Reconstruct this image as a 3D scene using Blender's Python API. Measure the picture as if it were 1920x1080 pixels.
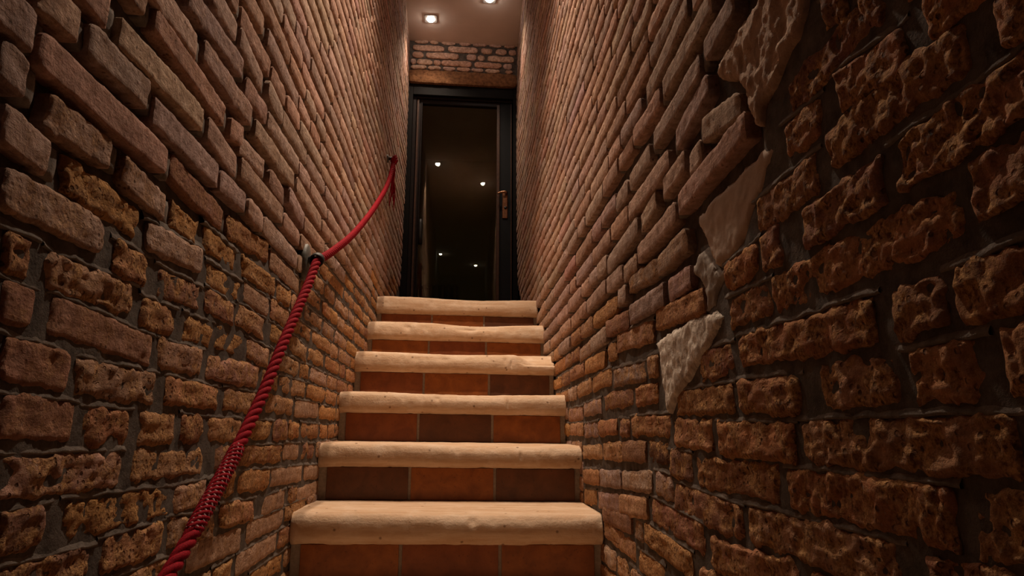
import bpy, bmesh, math, random
import numpy as np
from mathutils import Vector, Matrix
from mathutils.geometry import delaunay_2d_cdt

for o in list(bpy.data.objects):
    bpy.data.objects.remove(o)
sc = bpy.context.scene
C = sc.collection
rng = np.random.default_rng(7)
random.seed(7)

# ------------------------------------------------------------------ camera, world, exposure
# x across the stairwell, y up the stairs, z up; the lens is the origin of the world
F_PIX, PITCH, YAW = 1217.3, 0.2202, 0.0765
cam = bpy.data.cameras.new('camera')
cam.sensor_fit = 'HORIZONTAL'
cam.sensor_width = 36.0
cam.lens = 36.0 * F_PIX / 1920.0
cam.clip_start = 0.02
cam_o = bpy.data.objects.new('camera', cam)
C.objects.link(cam_o)
cam_o.rotation_euler = (math.pi / 2 + PITCH, 0.0, -YAW)
sc.camera = cam_o

w = bpy.data.worlds.new('world')
sc.world = w
w.use_nodes = True
w.node_tree.nodes['Background'].inputs[0].default_value = (0.010, 0.008, 0.007, 1)
w.node_tree.nodes['Background'].inputs[1].default_value = 0.15

sc.view_settings.view_transform = 'Standard'
sc.view_settings.look = 'None'
sc.view_settings.gamma = 1.0
sc.view_settings.use_curve_mapping = False
sc.view_settings.exposure = 0.0

LAMP_COLOUR = (1.0, 0.79, 0.60)
# recessed ceiling spotlights: x, y, watts, beam angle in degrees, label
SPOTS = [
    (-0.265, 4.152, 30.0, 110, 'lit square recessed spotlight in the ceiling just before the glass door'),
    (0.145, 3.892, 30.0, 110, 'square recessed spotlight cut by the top edge of the picture'),
    (-0.305, 2.29, 200.0, 75, 'square ceiling spotlight mirrored highest on the left in the glass door'),
    (0.21, 1.772, 215.0, 100, 'square ceiling spotlight mirrored highest on the right in the glass door'),
    (-0.388, -1.41, 4.0, 120, 'square ceiling spotlight mirrored lowest on the left in the glass door'),
    (0.208, -2.08, 4.0, 120, 'square ceiling spotlight mirrored lowest on the right in the glass door'),
]

# ------------------------------------------------------------------ measures of the place
XL, XR = -0.438, 0.382          # faces of the two brick walls
TREAD, RISE = 0.29, 0.1737
Y1, Z1 = 1.805, -0.243          # nose of the lowest visible step, middle of its height
TILT = 0.0141                   # everything laid across the stairs falls to the right
YD = 4.43                       # wall with the door
ZC = 2.90                       # ceiling
ZLAND = Z1 + 5 * RISE + 0.037
YBACK = -2.9

def tz(x, z):
    return z - TILT * x

# ------------------------------------------------------------------ helpers
def tag(o, label=None, cat=None, group=None, kind=None):
    if label: o['label'] = label
    if cat: o['category'] = cat
    if group: o['group'] = group
    if kind: o['kind'] = kind
    return o

def mesh_obj(name, verts, faces, material, parent=None, loc=None, smooth=True):
    me = bpy.data.meshes.new(name)
    v = np.asarray(verts, dtype=np.float32)
    if isinstance(faces, np.ndarray):
        nf, k = faces.shape
        me.vertices.add(len(v)); me.vertices.foreach_set('co', v.ravel())
        me.loops.add(nf * k); me.loops.foreach_set('vertex_index', faces.astype(np.int32).ravel())
        me.polygons.add(nf)
        me.polygons.foreach_set('loop_start', np.arange(0, nf * k, k, dtype=np.int32))
        me.update(calc_edges=True)
    else:
        me.from_pydata([tuple(map(float, p)) for p in v], [], faces)
    me.polygons.foreach_set('use_smooth', np.full(len(me.polygons), smooth))
    me.validate()
    me.update()
    o = bpy.data.objects.new(name, me)
    C.objects.link(o)
    if material: me.materials.append(material)
    if loc is not None: o.location = loc
    if parent is not None: o.parent = parent
    return o

def bm_obj(name, bm, material, parent=None, smooth=False):
    me = bpy.data.meshes.new(name)
    bmesh.ops.recalc_face_normals(bm, faces=bm.faces)
    bm.to_mesh(me); bm.free()
    me.polygons.foreach_set('use_smooth', np.full(len(me.polygons), smooth))
    me.update()
    o = bpy.data.objects.new(name, me)
    C.objects.link(o)
    me.materials.append(material)
    if parent is not None: o.parent = parent
    return o

def empty(name, loc):
    o = bpy.data.objects.new(name, None)
    o.empty_display_size = 0.05
    C.objects.link(o)
    o.location = loc
    return o

def add_box(bm, x0, x1, y0, y1, z0, z1, bevel=0.0, seg=2, tilt=False):
    r = bmesh.ops.create_cube(bm, size=1.0)
    for v in r['verts']:
        x = x0 + (v.co.x + 0.5) * (x1 - x0)
        z = z0 + (v.co.z + 0.5) * (z1 - z0)
        v.co = (x, y0 + (v.co.y + 0.5) * (y1 - y0), tz(x, z) if tilt else z)
    if bevel > 0:
        es = set()
        for v in r['verts']: es.update(v.link_edges)
        bmesh.ops.bevel(bm, geom=list(es), offset=bevel, segments=seg, affect='EDGES', profile=0.5)

def box(name, m, parent, *a, bevel=0.002, tilt=False, smooth=False):
    bm = bmesh.new()
    add_box(bm, *a, bevel=bevel, tilt=tilt)
    return bm_obj(name, bm, m, parent, smooth)

def tube(points, radii, sides=8, cap=True):
    """verts, faces of a tube along points (Nx3) with radius per point"""
    P = np.asarray(points, float); n = len(P)
    R = np.broadcast_to(np.asarray(radii, float), (n,))
    T = np.gradient(P, axis=0); T /= np.linalg.norm(T, axis=1)[:, None]
    ref = np.array([1.0, 0.13, 0.07])
    A = np.cross(T, ref); A /= np.linalg.norm(A, axis=1)[:, None]
    B = np.cross(T, A)
    ang = np.linspace(0, 2 * np.pi, sides, endpoint=False)
    V = (P[:, None, :] + R[:, None, None] * (np.cos(ang)[None, :, None] * A[:, None, :] + np.sin(ang)[None, :, None] * B[:, None, :])).reshape(-1, 3)
    F = []
    for i in range(n - 1):
        for j in range(sides):
            k = (j + 1) % sides
            F.append((i * sides + j, i * sides + k, (i + 1) * sides + k, (i + 1) * sides + j))
    if cap:
        F.append(tuple(range(sides))[::-1]); F.append(tuple((n - 1) * sides + j for j in range(sides)))
    return V, F

def join_tubes(list_vf):
    V, F, o = [], [], 0
    for v, f in list_vf:
        V.append(v); F += [tuple(i + o for i in q) for q in f]; o += len(v)
    return np.concatenate(V), F

# vectorised value noise, -1..1
def _hash(ix, iy, iz, s):
    h = (ix.astype(np.uint32) * np.uint32(374761393) + iy.astype(np.uint32) * np.uint32(668265263) + iz.astype(np.uint32) * np.uint32(2147483647) + np.uint32(s * 974711 + 12345))
    h = (h ^ (h >> np.uint32(13))) * np.uint32(1274126177)
    h = (h ^ (h >> np.uint32(15))) * np.uint32(2246822519)
    h ^= h >> np.uint32(16)
    return h.astype(np.float64) / 2147483647.5 - 1.0

def noise(x, y, z, wl, s=0):
    x = np.asarray(x, float) / wl + 1000.3; y = np.asarray(y, float) / wl + 1000.7; z = np.asarray(z, float) / wl + 1000.1
    ix, iy, iz = np.floor(x).astype(np.int64), np.floor(y).astype(np.int64), np.floor(z).astype(np.int64)
    fx, fy, fz = x - ix, y - iy, z - iz
    fx, fy, fz = [t * t * (3 - 2 * t) for t in (fx, fy, fz)]
    out = 0.0
    for dx in (0, 1):
        for dy in (0, 1):
            for dz in (0, 1):
                out = out + _hash(ix + dx, iy + dy, iz + dz, s) * (fx if dx else 1 - fx) * (fy if dy else 1 - fy) * (fz if dz else 1 - fz)
    return out

def sstep(a, b, x):
    t = np.clip((x - a) / (b - a), 0, 1)
    return t * t * (3 - 2 * t)

def project(P):
    """photograph pixel (1920x1080) of world points, and depth"""
    cy, sy, cp, sp = math.cos(YAW), math.sin(YAW), math.cos(PITCH), math.sin(PITCH)
    fw = np.array([sy * cp, cy * cp, sp]); rt = np.array([cy, -sy, 0]); up = np.cross(rt, fw)
    P = np.asarray(P, float)
    d = P @ fw
    ds = np.where(np.abs(d) < 1e-6, 1e-6, d)
    return 960 + F_PIX * (P @ rt) / ds, 540 - F_PIX * (P @ up) / ds, d

# ------------------------------------------------------------------ materials
class NT:
    def __init__(s, name, rough=0.8, spec=0.3):
        s.m = bpy.data.materials.new(name); s.m.use_nodes = True
        s.t = s.m.node_tree; s.b = s.t.nodes['Principled BSDF']
        s.b.inputs['Roughness'].default_value = rough
        s.b.inputs['Specular IOR Level'].default_value = spec
        s._pos = None
    def n(s, typ, **kw):
        x = s.t.nodes.new(typ)
        for k, v in kw.items(): setattr(x, k, v)
        return x
    def link(s, a, b): s.t.links.new(a, b)
    def val(s, sock, v):
        if hasattr(v, 'is_output'): s.link(v, sock)
        else: sock.default_value = v
    def pos(s):
        if s._pos is None: s._pos = s.n('ShaderNodeNewGeometry').outputs['Position']
        return s._pos
    def stretch(s, sc3, off=(0, 0, 0)):
        m = s.n('ShaderNodeMapping'); m.inputs['Scale'].default_value = sc3; m.inputs['Location'].default_value = off
        s.link(s.pos(), m.inputs['Vector']); return m.outputs[0]
    def noise(s, scale, detail=6, rough=0.6, vec=None, dist=0.0):
        x = s.n('ShaderNodeTexNoise'); x.inputs['Scale'].default_value = scale
        x.inputs['Detail'].default_value = detail; x.inputs['Roughness'].default_value = rough
        x.inputs['Distortion'].default_value = dist
        s.link(vec if vec is not None else s.pos(), x.inputs['Vector']); return x.outputs['Fac']
    def voro(s, scale, feature='F1', vec=None):
        x = s.n('ShaderNodeTexVoronoi'); x.feature = feature; x.inputs['Scale'].default_value = scale
        s.link(vec if vec is not None else s.pos(), x.inputs['Vector']); return x.outputs['Distance']
    def ramp(s, fac, stops):
        x = s.n('ShaderNodeValToRGB'); e = x.color_ramp.elements
        while len(e) < len(stops): e.new(0.5)
        for i, (p, c) in enumerate(stops):
            e[i].position = p; e[i].color = (c, c, c, 1) if not hasattr(c, '__len__') else (*c[:3], 1)
        s.link(fac, x.inputs['Fac']); return x.outputs['Color']
    def mix(s, fac, a, b, mode='MIX'):
        x = s.n('ShaderNodeMix', data_type='RGBA', blend_type=mode)
        s.val(x.inputs['Factor'], fac)
        for k, v in ((6, a), (7, b)):
            if hasattr(v, 'is_output'): s.link(v, x.inputs[k])
            else: x.inputs[k].default_value = (*v[:3], 1)
        return x.outputs[2]
    def math(s, op, a, b=0.0):
        x = s.n('ShaderNodeMath', operation=op); s.val(x.inputs[0], a); s.val(x.inputs[1], b); return x.outputs[0]
    def attr(s, name):
        return s.n('ShaderNodeAttribute', attribute_name=name)
    def base(s, c):
        if hasattr(c, 'is_output'): s.link(c, s.b.inputs['Base Color'])
        else: s.b.inputs['Base Color'].default_value = (*c[:3], 1)
    def bump(s, h, strength, dist):
        x = s.n('ShaderNodeBump'); s.val(x.inputs['Strength'], strength); x.inputs['Distance'].default_value = dist
        s.link(h, x.inputs['Height']); s.link(x.outputs[0], s.b.inputs['Normal'])

def mat_brick():
    k = NT('old_brick', 0.92, 0.18)
    at = k.attr('bcol'); col = at.outputs['Color']; ero = at.outputs['Alpha']
    n1 = k.noise(55, 8, 0.65)
    n2 = k.noise(170, 5, 0.7)
    n3 = k.noise(24, 3, 0.55, dist=0.6)
    st = k.noise(1.0, 6, 0.65, vec=k.stretch((70, 22, 110)))
    c = k.mix(k.ramp(n1, [(0.32, 0.0), (0.68, 1.0)]), k.mix(1.0, col, (0.58, 0.51, 0.46), 'MULTIPLY'), k.mix(1.0, col, (1.34, 1.33, 1.32), 'MULTIPLY'))
    c = k.mix(k.ramp(st, [(0.36, 0.55), (0.50, 0.0)]), c, k.mix(1.0, col, (0.50, 0.42, 0.37), 'MULTIPLY'))
    # bared orange core and rust stains where the crust has gone
    core = k.mix(k.ramp(n2, [(0.38, 0.0), (0.60, 1.0)]), (0.15, 0.050, 0.018), (0.70, 0.385, 0.155))
    patch = k.ramp(k.math('ADD', k.math('MULTIPLY', n3, 0.75), k.math('MULTIPLY', n1, 0.35)), [(0.47, 1.0), (0.63, 0.0)])
    c = k.mix(k.math('MULTIPLY', patch, k.math('MULTIPLY', ero, 0.9)), c, core)
    # small dark pits, pale lime grains
    pits = k.ramp(k.voro(95), [(0.16, 1.0), (0.30, 0.0)])
    pm = k.math('MULTIPLY', pits, k.ramp(k.noise(30, 2), [(0.5, 0.0), (0.62, 0.8)]))
    c = k.mix(pm, c, (0.09, 0.035, 0.015))
    lime = k.math('MULTIPLY', k.ramp(k.noise(330, 2), [(0.64, 0.0), (0.72, 0.55)]), k.ramp(k.noise(9, 2), [(0.45, 0.0), (0.62, 1.0)]))
    c = k.mix(lime, c, (0.55, 0.46, 0.38))
    k.base(c)
    h = k.math('ADD', k.math('ADD', k.math('MULTIPLY', n1, 0.9), k.math('MULTIPLY', st, 0.5)), k.math('MULTIPLY', n2, 0.6))
    h = k.math('SUBTRACT', h, k.math('MULTIPLY', pits, k.math('MULTIPLY', ero, 0.5)))
    k.bump(h, k.math('ADD', k.math('MULTIPLY', ero, 0.45), 0.55), 0.010)
    return k.m

def mat_mortar(name='lime_mortar', lo=(0.052, 0.042, 0.036), hi=(0.165, 0.135, 0.113)):
    k = NT(name, 0.95, 0.15)
    n = k.noise(40, 8, 0.65); g = k.noise(260, 4, 0.7)
    c = k.mix(k.ramp(n, [(0.3, 0.0), (0.75, 1.0)]), lo, hi)
    k.base(c)
    k.bump(k.math('ADD', n, k.math('MULTIPLY', g, 0.5)), 0.6, 0.004)
    return k.m

def mat_stone(name, a, b, scale, bump, dist):
    k = NT(name, 0.9, 0.2)
    n = k.noise(scale, 8, 0.65); v = k.voro(scale * 1.4); f = k.noise(scale * 6, 4, 0.7)
    k.base(k.mix(k.ramp(n, [(0.3, 0.0), (0.7, 1.0)]), a, b))
    k.bump(k.math('ADD', k.math('ADD', n, k.math('MULTIPLY', v, 0.5)), k.math('MULTIPLY', f, 0.3)), bump, dist)
    return k.m

def mat_nosing():
    k = NT('worn_travertine', 0.72, 0.3)
    st = k.noise(1.0, 7, 0.6, vec=k.stretch((6.0, 45.0, 60.0)))
    n = k.noise(18, 6, 0.6); g = k.noise(130, 5, 0.65)
    c = k.mix(k.ramp(st, [(0.35, 0.0), (0.68, 1.0)]), (0.47, 0.295, 0.170), (0.61, 0.44, 0.30))
    c = k.mix(k.ramp(n, [(0.50, 0.0), (0.75, 0.55)]), c, (0.68, 0.53, 0.40))
    c = k.mix(k.ramp(k.voro(22), [(0.06, 0.8), (0.12, 0.0)]), c, (0.16, 0.085, 0.04))
    k.base(c)
    k.bump(k.math('ADD', k.math('MULTIPLY', n, 0.6), k.math('ADD', k.math('MULTIPLY', g, 0.5), k.math('MULTIPLY', st, 0.4))), 0.7, 0.005)
    return k.m

def mat_tile(name, a, b):
    k = NT(name, 0.45, 0.4)
    n = k.noise(16, 6, 0.6, dist=0.5); g = k.noise(140, 3, 0.6)
    c = k.mix(k.ramp(n, [(0.35, 0.0), (0.68, 1.0)]), a, b)
    k.base(k.mix(k.ramp(g, [(0.62, 0.0), (0.70, 0.5)]), c, (a[0] * .4, a[1] * .4, a[2] * .4)))
    k.bump(k.math('ADD', n, k.math('MULTIPLY', g, 0.2)), 0.2, 0.003)
    return k.m

def mat_plain(name, c, rough=0.6, spec=0.4, metal=0.0, nscale=60, var=0.25, bump=0.15, dist=0.001):
    k = NT(name, rough, spec)
    k.b.inputs['Metallic'].default_value = metal
    n = k.noise(nscale, 5, 0.6)
    k.base(k.mix(k.ramp(n, [(0.3, 0.0), (0.7, 1.0)]), tuple(x * (1 - var) for x in c), tuple(x * (1 + var) for x in c)))
    k.bump(n, bump, dist)
    return k.m

def mat_rope():
    k = NT('red_rope', 0.8, 0.1)
    n = k.noise(500, 3, 0.6); n2 = k.noise(25, 3)
    c = k.mix(k.ramp(n, [(0.3, 0.0), (0.7, 1.0)]), (0.10, 0.0015, 0.005), (0.32, 0.005, 0.014))
    k.base(k.mix(k.ramp(n2, [(0.55, 0.0), (0.75, 0.35)]), c, (0.36, 0.008, 0.018)))
    k.bump(n, 0.5, 0.001)
    return k.m

def mat_emit(name, c, s):
    k = NT(name)
    k.base((0.8, 0.8, 0.8))
    k.b.inputs['Emission Color'].default_value = (*c, 1)
    k.b.inputs['Emission Strength'].default_value = s
    return k.m

def mat_glass():
    # thin tinted pane: see-through, with a mirror share that follows the viewing angle
    k = NT('door_glass')
    k.t.nodes.remove(k.b)
    tr = k.n('ShaderNodeBsdfTransparent'); tr.inputs['Color'].default_value = (0.80, 0.82, 0.68, 1)
    gl = k.n('ShaderNodeBsdfGlossy'); gl.inputs['Roughness'].default_value = 0.004; gl.inputs['Color'].default_value = (0.95, 0.95, 0.95, 1)
    fr = k.n('ShaderNodeFresnel'); fr.inputs['IOR'].default_value = 1.5
    mx = k.n('ShaderNodeMixShader')
    k.link(fr.outputs[0], mx.inputs[0]); k.link(tr.outputs[0], mx.inputs[1]); k.link(gl.outputs[0], mx.inputs[2])
    k.link(mx.outputs[0], k.t.nodes['Material Output'].inputs['Surface'])
    return k.m

M = dict(
    brick=mat_brick(), mortar=mat_mortar(), pointing=mat_mortar('grey_pointing', (0.09, 0.073, 0.062), (0.26, 0.215, 0.18)),
    rock=mat_stone('rough_rubble_stone', (0.36, 0.225, 0.150), (0.58, 0.40, 0.285), 38, 0.9, 0.012),
    plaster=mat_stone('smooth_lime_plaster', (0.40, 0.29, 0.22), (0.48, 0.36, 0.28), 14, 0.3, 0.004),
    crust=mat_stone('crusted_pale_stone', (0.38, 0.28, 0.21), (0.90, 0.80, 0.68), 60, 0.9, 0.008),
    repair=mat_stone('grey_mortar_patch', (0.26, 0.215, 0.18), (0.38, 0.32, 0.27), 25, 0.4, 0.004),
    nosing=mat_nosing(),
    tile_o=mat_tile('orange_clay_tile', (0.21, 0.062, 0.014), (0.36, 0.115, 0.025)),
    tile_r=mat_tile('reddish_clay_tile', (0.18, 0.048, 0.015), (0.28, 0.084, 0.025)),
    tile_b=mat_tile('brown_clay_tile', (0.095, 0.036, 0.017), (0.165, 0.061, 0.026)),
    grout=mat_plain('tile_grout', (0.33, 0.27, 0.22), 0.9, 0.2, nscale=120, var=0.2),
    ceiling=mat_plain('ceiling_paint', (0.66, 0.54, 0.47), 0.9, 0.2, nscale=8, var=0.04, bump=0.05),
    floor=mat_plain('clay_floor', (0.16, 0.06, 0.03), 0.6, 0.3, nscale=20),
    frame=mat_plain('dark_stained_wood', (0.010, 0.005, 0.004), 0.45, 0.2, nscale=40, var=0.4),
    reveal=mat_plain('dark_door_lining', (0.004, 0.0025, 0.002), 0.6, 0.12, nscale=40, var=0.4),
    bead=mat_plain('reddish_wood_bead', (0.05, 0.020, 0.010), 0.4, 0.5, nscale=60, var=0.4),
    stile=mat_plain('blue_grey_painted_metal', (0.008, 0.009, 0.011), 0.5, 0.15, nscale=30, var=0.15),
    brass=mat_plain('aged_brass', (0.30, 0.16, 0.09), 0.3, 0.5, metal=1.0, var=0.3),
    iron=mat_plain('dark_wrought_iron', (0.012, 0.009, 0.007), 0.55, 0.4, nscale=150, var=0.4, bump=0.5),
    pewter=mat_plain('grey_weathered_metal', (0.095, 0.088, 0.072), 0.6, 0.5, nscale=150, var=0.4, bump=0.6),
    rope=mat_rope(),
    wrap=mat_plain('faded_red_cord', (0.27, 0.035, 0.045), 0.8, 0.2, nscale=300, var=0.5, bump=0.4),
    fleck=mat_plain('grey_pink_thread', (0.36, 0.20, 0.20), 0.85, 0.2, nscale=300, var=0.3),
    lintel=mat_stone('orange_fired_lintel', (0.09, 0.035, 0.015), (0.30, 0.145, 0.065), 45, 0.8, 0.006),
    lamp_trim=mat_plain('brushed_lamp_trim', (0.42, 0.36, 0.32), 0.4, 0.5, metal=0.6, var=0.1),
    lamp_cup=mat_plain('lamp_reflector', (0.7, 0.66, 0.6), 0.25, 0.5, metal=0.8, var=0.05),
    bulb=mat_emit('lamp_bulb', (1.0, 0.90, 0.78), 55.0),
    glass=mat_glass(),
    room=mat_plain('dim_room_wall', (0.56, 0.54, 0.40), 0.9, 0.2, nscale=6, var=0.08, bump=0.05),
    enamel=mat_plain('cream_radiator_enamel', (0.42, 0.38, 0.30), 0.5, 0.4, var=0.05),
)

# ------------------------------------------------------------------ brick walls
# bricks measured on the two walls: y, z of one end and y, z of the other, in millimetres
BRICKS_LEFT = [
    (546,387,609,387), (606,435,673,438), (668,492,723,491), (617,378,913,382), (694,439,837,445), (749,484,1020,502),
    (826,558,1114,557), (858,435,1113,443), (804,594,965,601), (917,662,1176,691), (998,617,1253,629), (1008,730,1127,737),
    (1144,741,1287,724), (1207,674,1343,679), (1138,783,1332,785), (1333,740,1445,727), (1145,839,1264,845), (1296,843,1566,835),
    (1046,502,1194,493), (1220,508,1509,505), (1153,556,1220,568), (1209,547,1353,557), (1393,559,1505,550), (1283,620,1580,621),
    (1124,443,1263,446), (1279,449,1371,440), (934,387,1168,378), (1193,381,1448,393), (1382,443,1661,434), (1524,503,1672,494),
    (1552,575,1700,555), (1611,626,1910,617), (1458,386,1718,376), (1095,328,1256,323), (1290,327,1505,328), (887,265,1093,281),
    (806,325,932,317), (959,321,1065,319), (648,326,776,332), (571,339,609,336), (589,282,661,277), (699,277,862,272),
    (606,227,782,228), (814,215,902,216), (624,169,665,168), (688,167,877,170), (632,123,682,123), (708,124,945,112),
    (645,71,757,66), (768,63,972,61), (659,15,780,13), (799,9,907,8), (937,7,1054,5), (1076,8,1170,6),
    (1191,6,1366,5), (968,113,1140,117), (1165,113,1446,118), (1004,62,1233,61), (1257,62,1447,64), (1493,64,1748,65),
    (1759,64,2070,68), (901,162,1012,163), (1045,163,1175,168), (1187,170,1337,168), (1349,172,1496,164), (935,213,1104,218),
    (1118,268,1292,272), (1128,224,1269,221), (1285,228,1452,223), (1310,279,1474,272), (1488,281,1634,275), (1491,226,1615,219),
    (1663,226,1846,209), (673,-42,901,-45), (926,-44,1184,-47), (1235,-44,1342,-43), (1357,-44,1678,-48), (1686,-44,1849,-47),
    (1879,-48,2062,-53), (686,-95,756,-94), (788,-94,1061,-100), (1076,-100,1203,-98), (1283,-94,1356,-94), (1375,-95,1593,-103),
    (1601,-100,1909,-108), (1934,-108,2134,-116), (699,-147,859,-154), (879,-149,1046,-149), (1062,-146,1261,-160), (1282,-149,1490,-158),
    (1556,-160,1745,-160), (1776,-159,1871,-162), (1878,-166,2149,-166), (1145,-198,1418,-206), (1450,-201,1748,-205), (1400,-255,1704,-255),
]
BRICKS_RIGHT = [
    (559,102,859,107), (884,103,1023,103), (893,48,1155,51), (707,43,873,49), (540,45,662,48), (444,46,524,45),
    (378,53,428,48), (985,-3,1172,0), (730,-12,960,-7), (424,-10,713,-9), (779,-59,1066,-61), (497,-64,758,-62),
    (406,-66,480,-67), (894,-121,1179,-108), (571,-117,878,-117), (756,-165,1015,-174), (1087,-56,1206,-53), (1209,-36,1342,-35),
    (1355,-38,1549,-42), (1781,-48,2082,-58), (1555,-42,1774,-48), (1318,-96,2073,-130), (1189,-98,1296,-94), (1884,-179,2081,-190),
    (1353,-150,1855,-179), (1044,-164,1327,-147), (1496,-199,1803,-208), (1473,-256,1802,-246), (1102,-211,1384,-198), (1257,-261,1444,-262),
    (2057,61,2350,64), (1756,74,2038,69), (1443,78,1729,80), (1264,79,1420,77), (1588,16,2046,7), (1191,15,1462,15),
    (1332,127,1610,133), (1252,130,1319,132), (1626,141,2144,133), (1277,203,1558,214), (1560,201,1648,198), (1686,193,1994,198),
    (1439,255,1651,264), (1182,260,1424,260), (978,206,1248,218), (1544,311,1846,315), (1652,254,2081,244), (779,223,892,218),
    (717,222,773,224), (443,164,752,166), (755,163,884,165), (625,275,775,271), (522,224,665,221), (360,232,505,226),
    (356,178,428,171), (408,289,607,288), (475,325,577,339), (609,332,685,337), (495,387,667,381), (771,403,1066,395),
    (784,439,927,468), (1084,391,1346,379), (1039,327,1217,321), (1205,456,1314,442), (1024,462,1152,458), (1335,448,1615,424),
    (1360,370,1466,366), (1227,324,1436,333), (1108,505,1401,496), (1400,561,1507,554), (1232,572,1390,564), (893,534,1063,516),
    (919,583,1193,577), (773,593,895,587), (851,650,1114,646), (1138,647,1338,652), (958,719,1223,695), (1264,699,1441,701),
]
S1 = [(772, 554), (716, 546), (698, 561), (602, 487), (612, 454), (626, 440), (654, 434), (675, 422), (704, 411), (727, 405), (736, 383), (750, 387), (757, 399), (768, 438), (779, 465), (802, 486), (831, 501), (855, 521), (847, 543), (809, 545)]
S2 = [(984, 347), (949, 348), (904, 353), (864, 351), (808, 356), (775, 353), (743, 358), (709, 351), (704, 341), (744, 314), (758, 302), (787, 287), (807, 267), (826, 258), (846, 245), (893, 242), (923, 246), (941, 267), (958, 298), (983, 328)]
S3 = [(1241, 176), (1182, 180), (1064, 184), (1012, 188), (935, 180), (906, 169), (919, 155), (953, 140), (1001, 117), (1053, 97), (1096, 78), (1141, 62), (1181, 36), (1199, 41), (1206, 81), (1219, 122)]
S4 = [(1005, 287), (966, 290), (947, 267), (928, 243), (890, 237), (841, 241), (873, 229), (914, 219), (929, 201), (936, 184), (984, 188), (971, 208), (989, 236), (1025, 261)]

COURSES_LEFT = [-0.31, -0.255, -0.202, -0.157, -0.102, -0.046, 0.007, 0.063, 0.117, 0.166, 0.222, 0.274, 0.326, 0.383, 0.441, 0.499, 0.557, 0.620, 0.676, 0.733, 0.785, 0.840]
COURSES_FAR = [-0.31, -0.256, -0.204, -0.155, -0.105, -0.048, 0.0125, 0.072, 0.134, 0.197, 0.256, 0.316, 0.377, 0.440, 0.500, 0.570, 0.648, 0.703]
COURSES_NEAR = [-0.335, -0.28, -0.225, -0.170, -0.116, -0.062, -0.0095, 0.047, 0.1035, 0.165, 0.2235, 0.281, 0.3335, 0.384, 0.436, 0.49, 0.545]
for t in (COURSES_LEFT, COURSES_FAR):
    while t[-1] < ZC + 0.05: t.append(t[-1] + 0.0555)
    while t[0] > -0.75: t.insert(0, t[0] - 0.0555)
while COURSES_NEAR[-1] < 1.3: COURSES_NEAR.append(COURSES_NEAR[-1] + 0.0555)
CRACK = [(-1.0, 1.33), (0.0, 1.185), (0.06, 1.16), (0.13, 1.06), (0.20, 0.945), (0.26, 0.83), (0.32, 0.77), (0.40, 0.745), (0.45, 0.66), (0.50, 0.60), (0.7, 0.42), (1.0, 0.1), (3.0, -2.0)]
def crack_y(z):
    return np.interp(z, [c[0] for c in CRACK], [c[1] for c in CRACK])

PATCHES = [
    ('rubble_stone', S1, 'rock', 0.010, 0.0026, 'large pale rubble stone with a rough pitted face'),
    ('plaster_slab', S2, 'plaster', 0.004, 0.0010, 'smooth brown lime plaster filling the crack'),
    ('crusted_stone', S3, 'crust', 0.006, 0.0014, 'pale triangular stone with a whitish crust'),
    ('mortar_patch', S4, 'repair', 0.004, 0.002, 'smeared grey mortar'),
]

def in_poly(y, z, poly):
    y = np.asarray(y, float); z = np.asarray(z, float)
    ins = np.zeros(np.broadcast(y, z).shape, bool)
    n = len(poly)
    for i in range(n):
        (a, b), (c, d) = poly[i], poly[(i + 1) % n]
        a, b, c, d = a / 1000, b / 1000, c / 1000, d / 1000
        cond = ((b > z) != (d > z)) & (y < (c - a) * (z - b) / ((d - b) if d != b else 1e-9) + a)
        ins ^= cond
    return ins

def traced(table):
    out = []
    for i, (a, b, c, d) in enumerate(table):
        y0, z0, y1, z1 = a / 1000, b / 1000, c / 1000, d / 1000
        L = y1 - y0
        k = 1 if L < 0.335 else (2 if L < 0.6 else 3)
        for j in range(k):
            u0, u1 = j / k, (j + 1) / k
            out.append(dict(y0=y0 + L * u0 + (0.004 if j else 0), y1=y0 + L * u1 - (0.004 if j < k - 1 else 0), z0=z0 + (z1 - z0) * u0, z1=z0 + (z1 - z0) * u1, idx=i))
    return out

def fill(courses, have, ylo, yhi, side):
    """bricks for every stretch of every course that no measured brick covers"""
    res = []
    step = 0.005
    ys = np.arange(ylo, yhi, step)
    for ci, zc in enumerate(courses):
        free = np.ones(len(ys), bool)
        for b in have:
            zm = np.interp(ys, [b['y0'], b['y1']], [b['z0'], b['z1']])
            free &= ~((ys > b['y0'] - 0.012) & (ys < b['y1'] + 0.012) & (np.abs(zm - zc) < 0.034))
        if side != 'left':
            cy = crack_y(zc)
            free &= (ys > cy + 0.012) if side == 'far' else (ys < cy - 0.012)
            for nm, poly, *_ in PATCHES:
                for dz in (-0.02, 0.0, 0.02):
                    for dy in (-0.012, 0.012):
                        free &= ~in_poly(ys + dy, np.full(len(ys), zc + dz), poly)
        stair = Z1 + (ys - Y1) * RISE / TREAD
        free &= zc > stair - 0.32
        i = 0
        while i < len(ys):
            if not free[i]: i += 1; continue
            j = i
            while j < len(ys) and free[j]: j += 1
            a, b = ys[i], ys[j - 1]
            first = True
            while b - a > 0.045:
                L = random.choice([0.27, 0.28, 0.29, 0.26, 0.24, 0.20, 0.13, 0.135, 0.125, 0.17])
                if first and i == 0: L *= random.uniform(0.3, 1.0)
                first = False
                if b - a - L < 0.05: L = b - a if b - a < 0.32 else (b - a) * random.uniform(0.42, 0.58)
                w1 = random.uniform(-0.0025, 0.0025); w2 = random.uniform(-0.0025, 0.0025)
                res.append(dict(y0=a, y1=a + L - 0.011, z0=zc + w1, z1=zc + w2, idx=-1))
                a += L
            i = j
    return res

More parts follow.
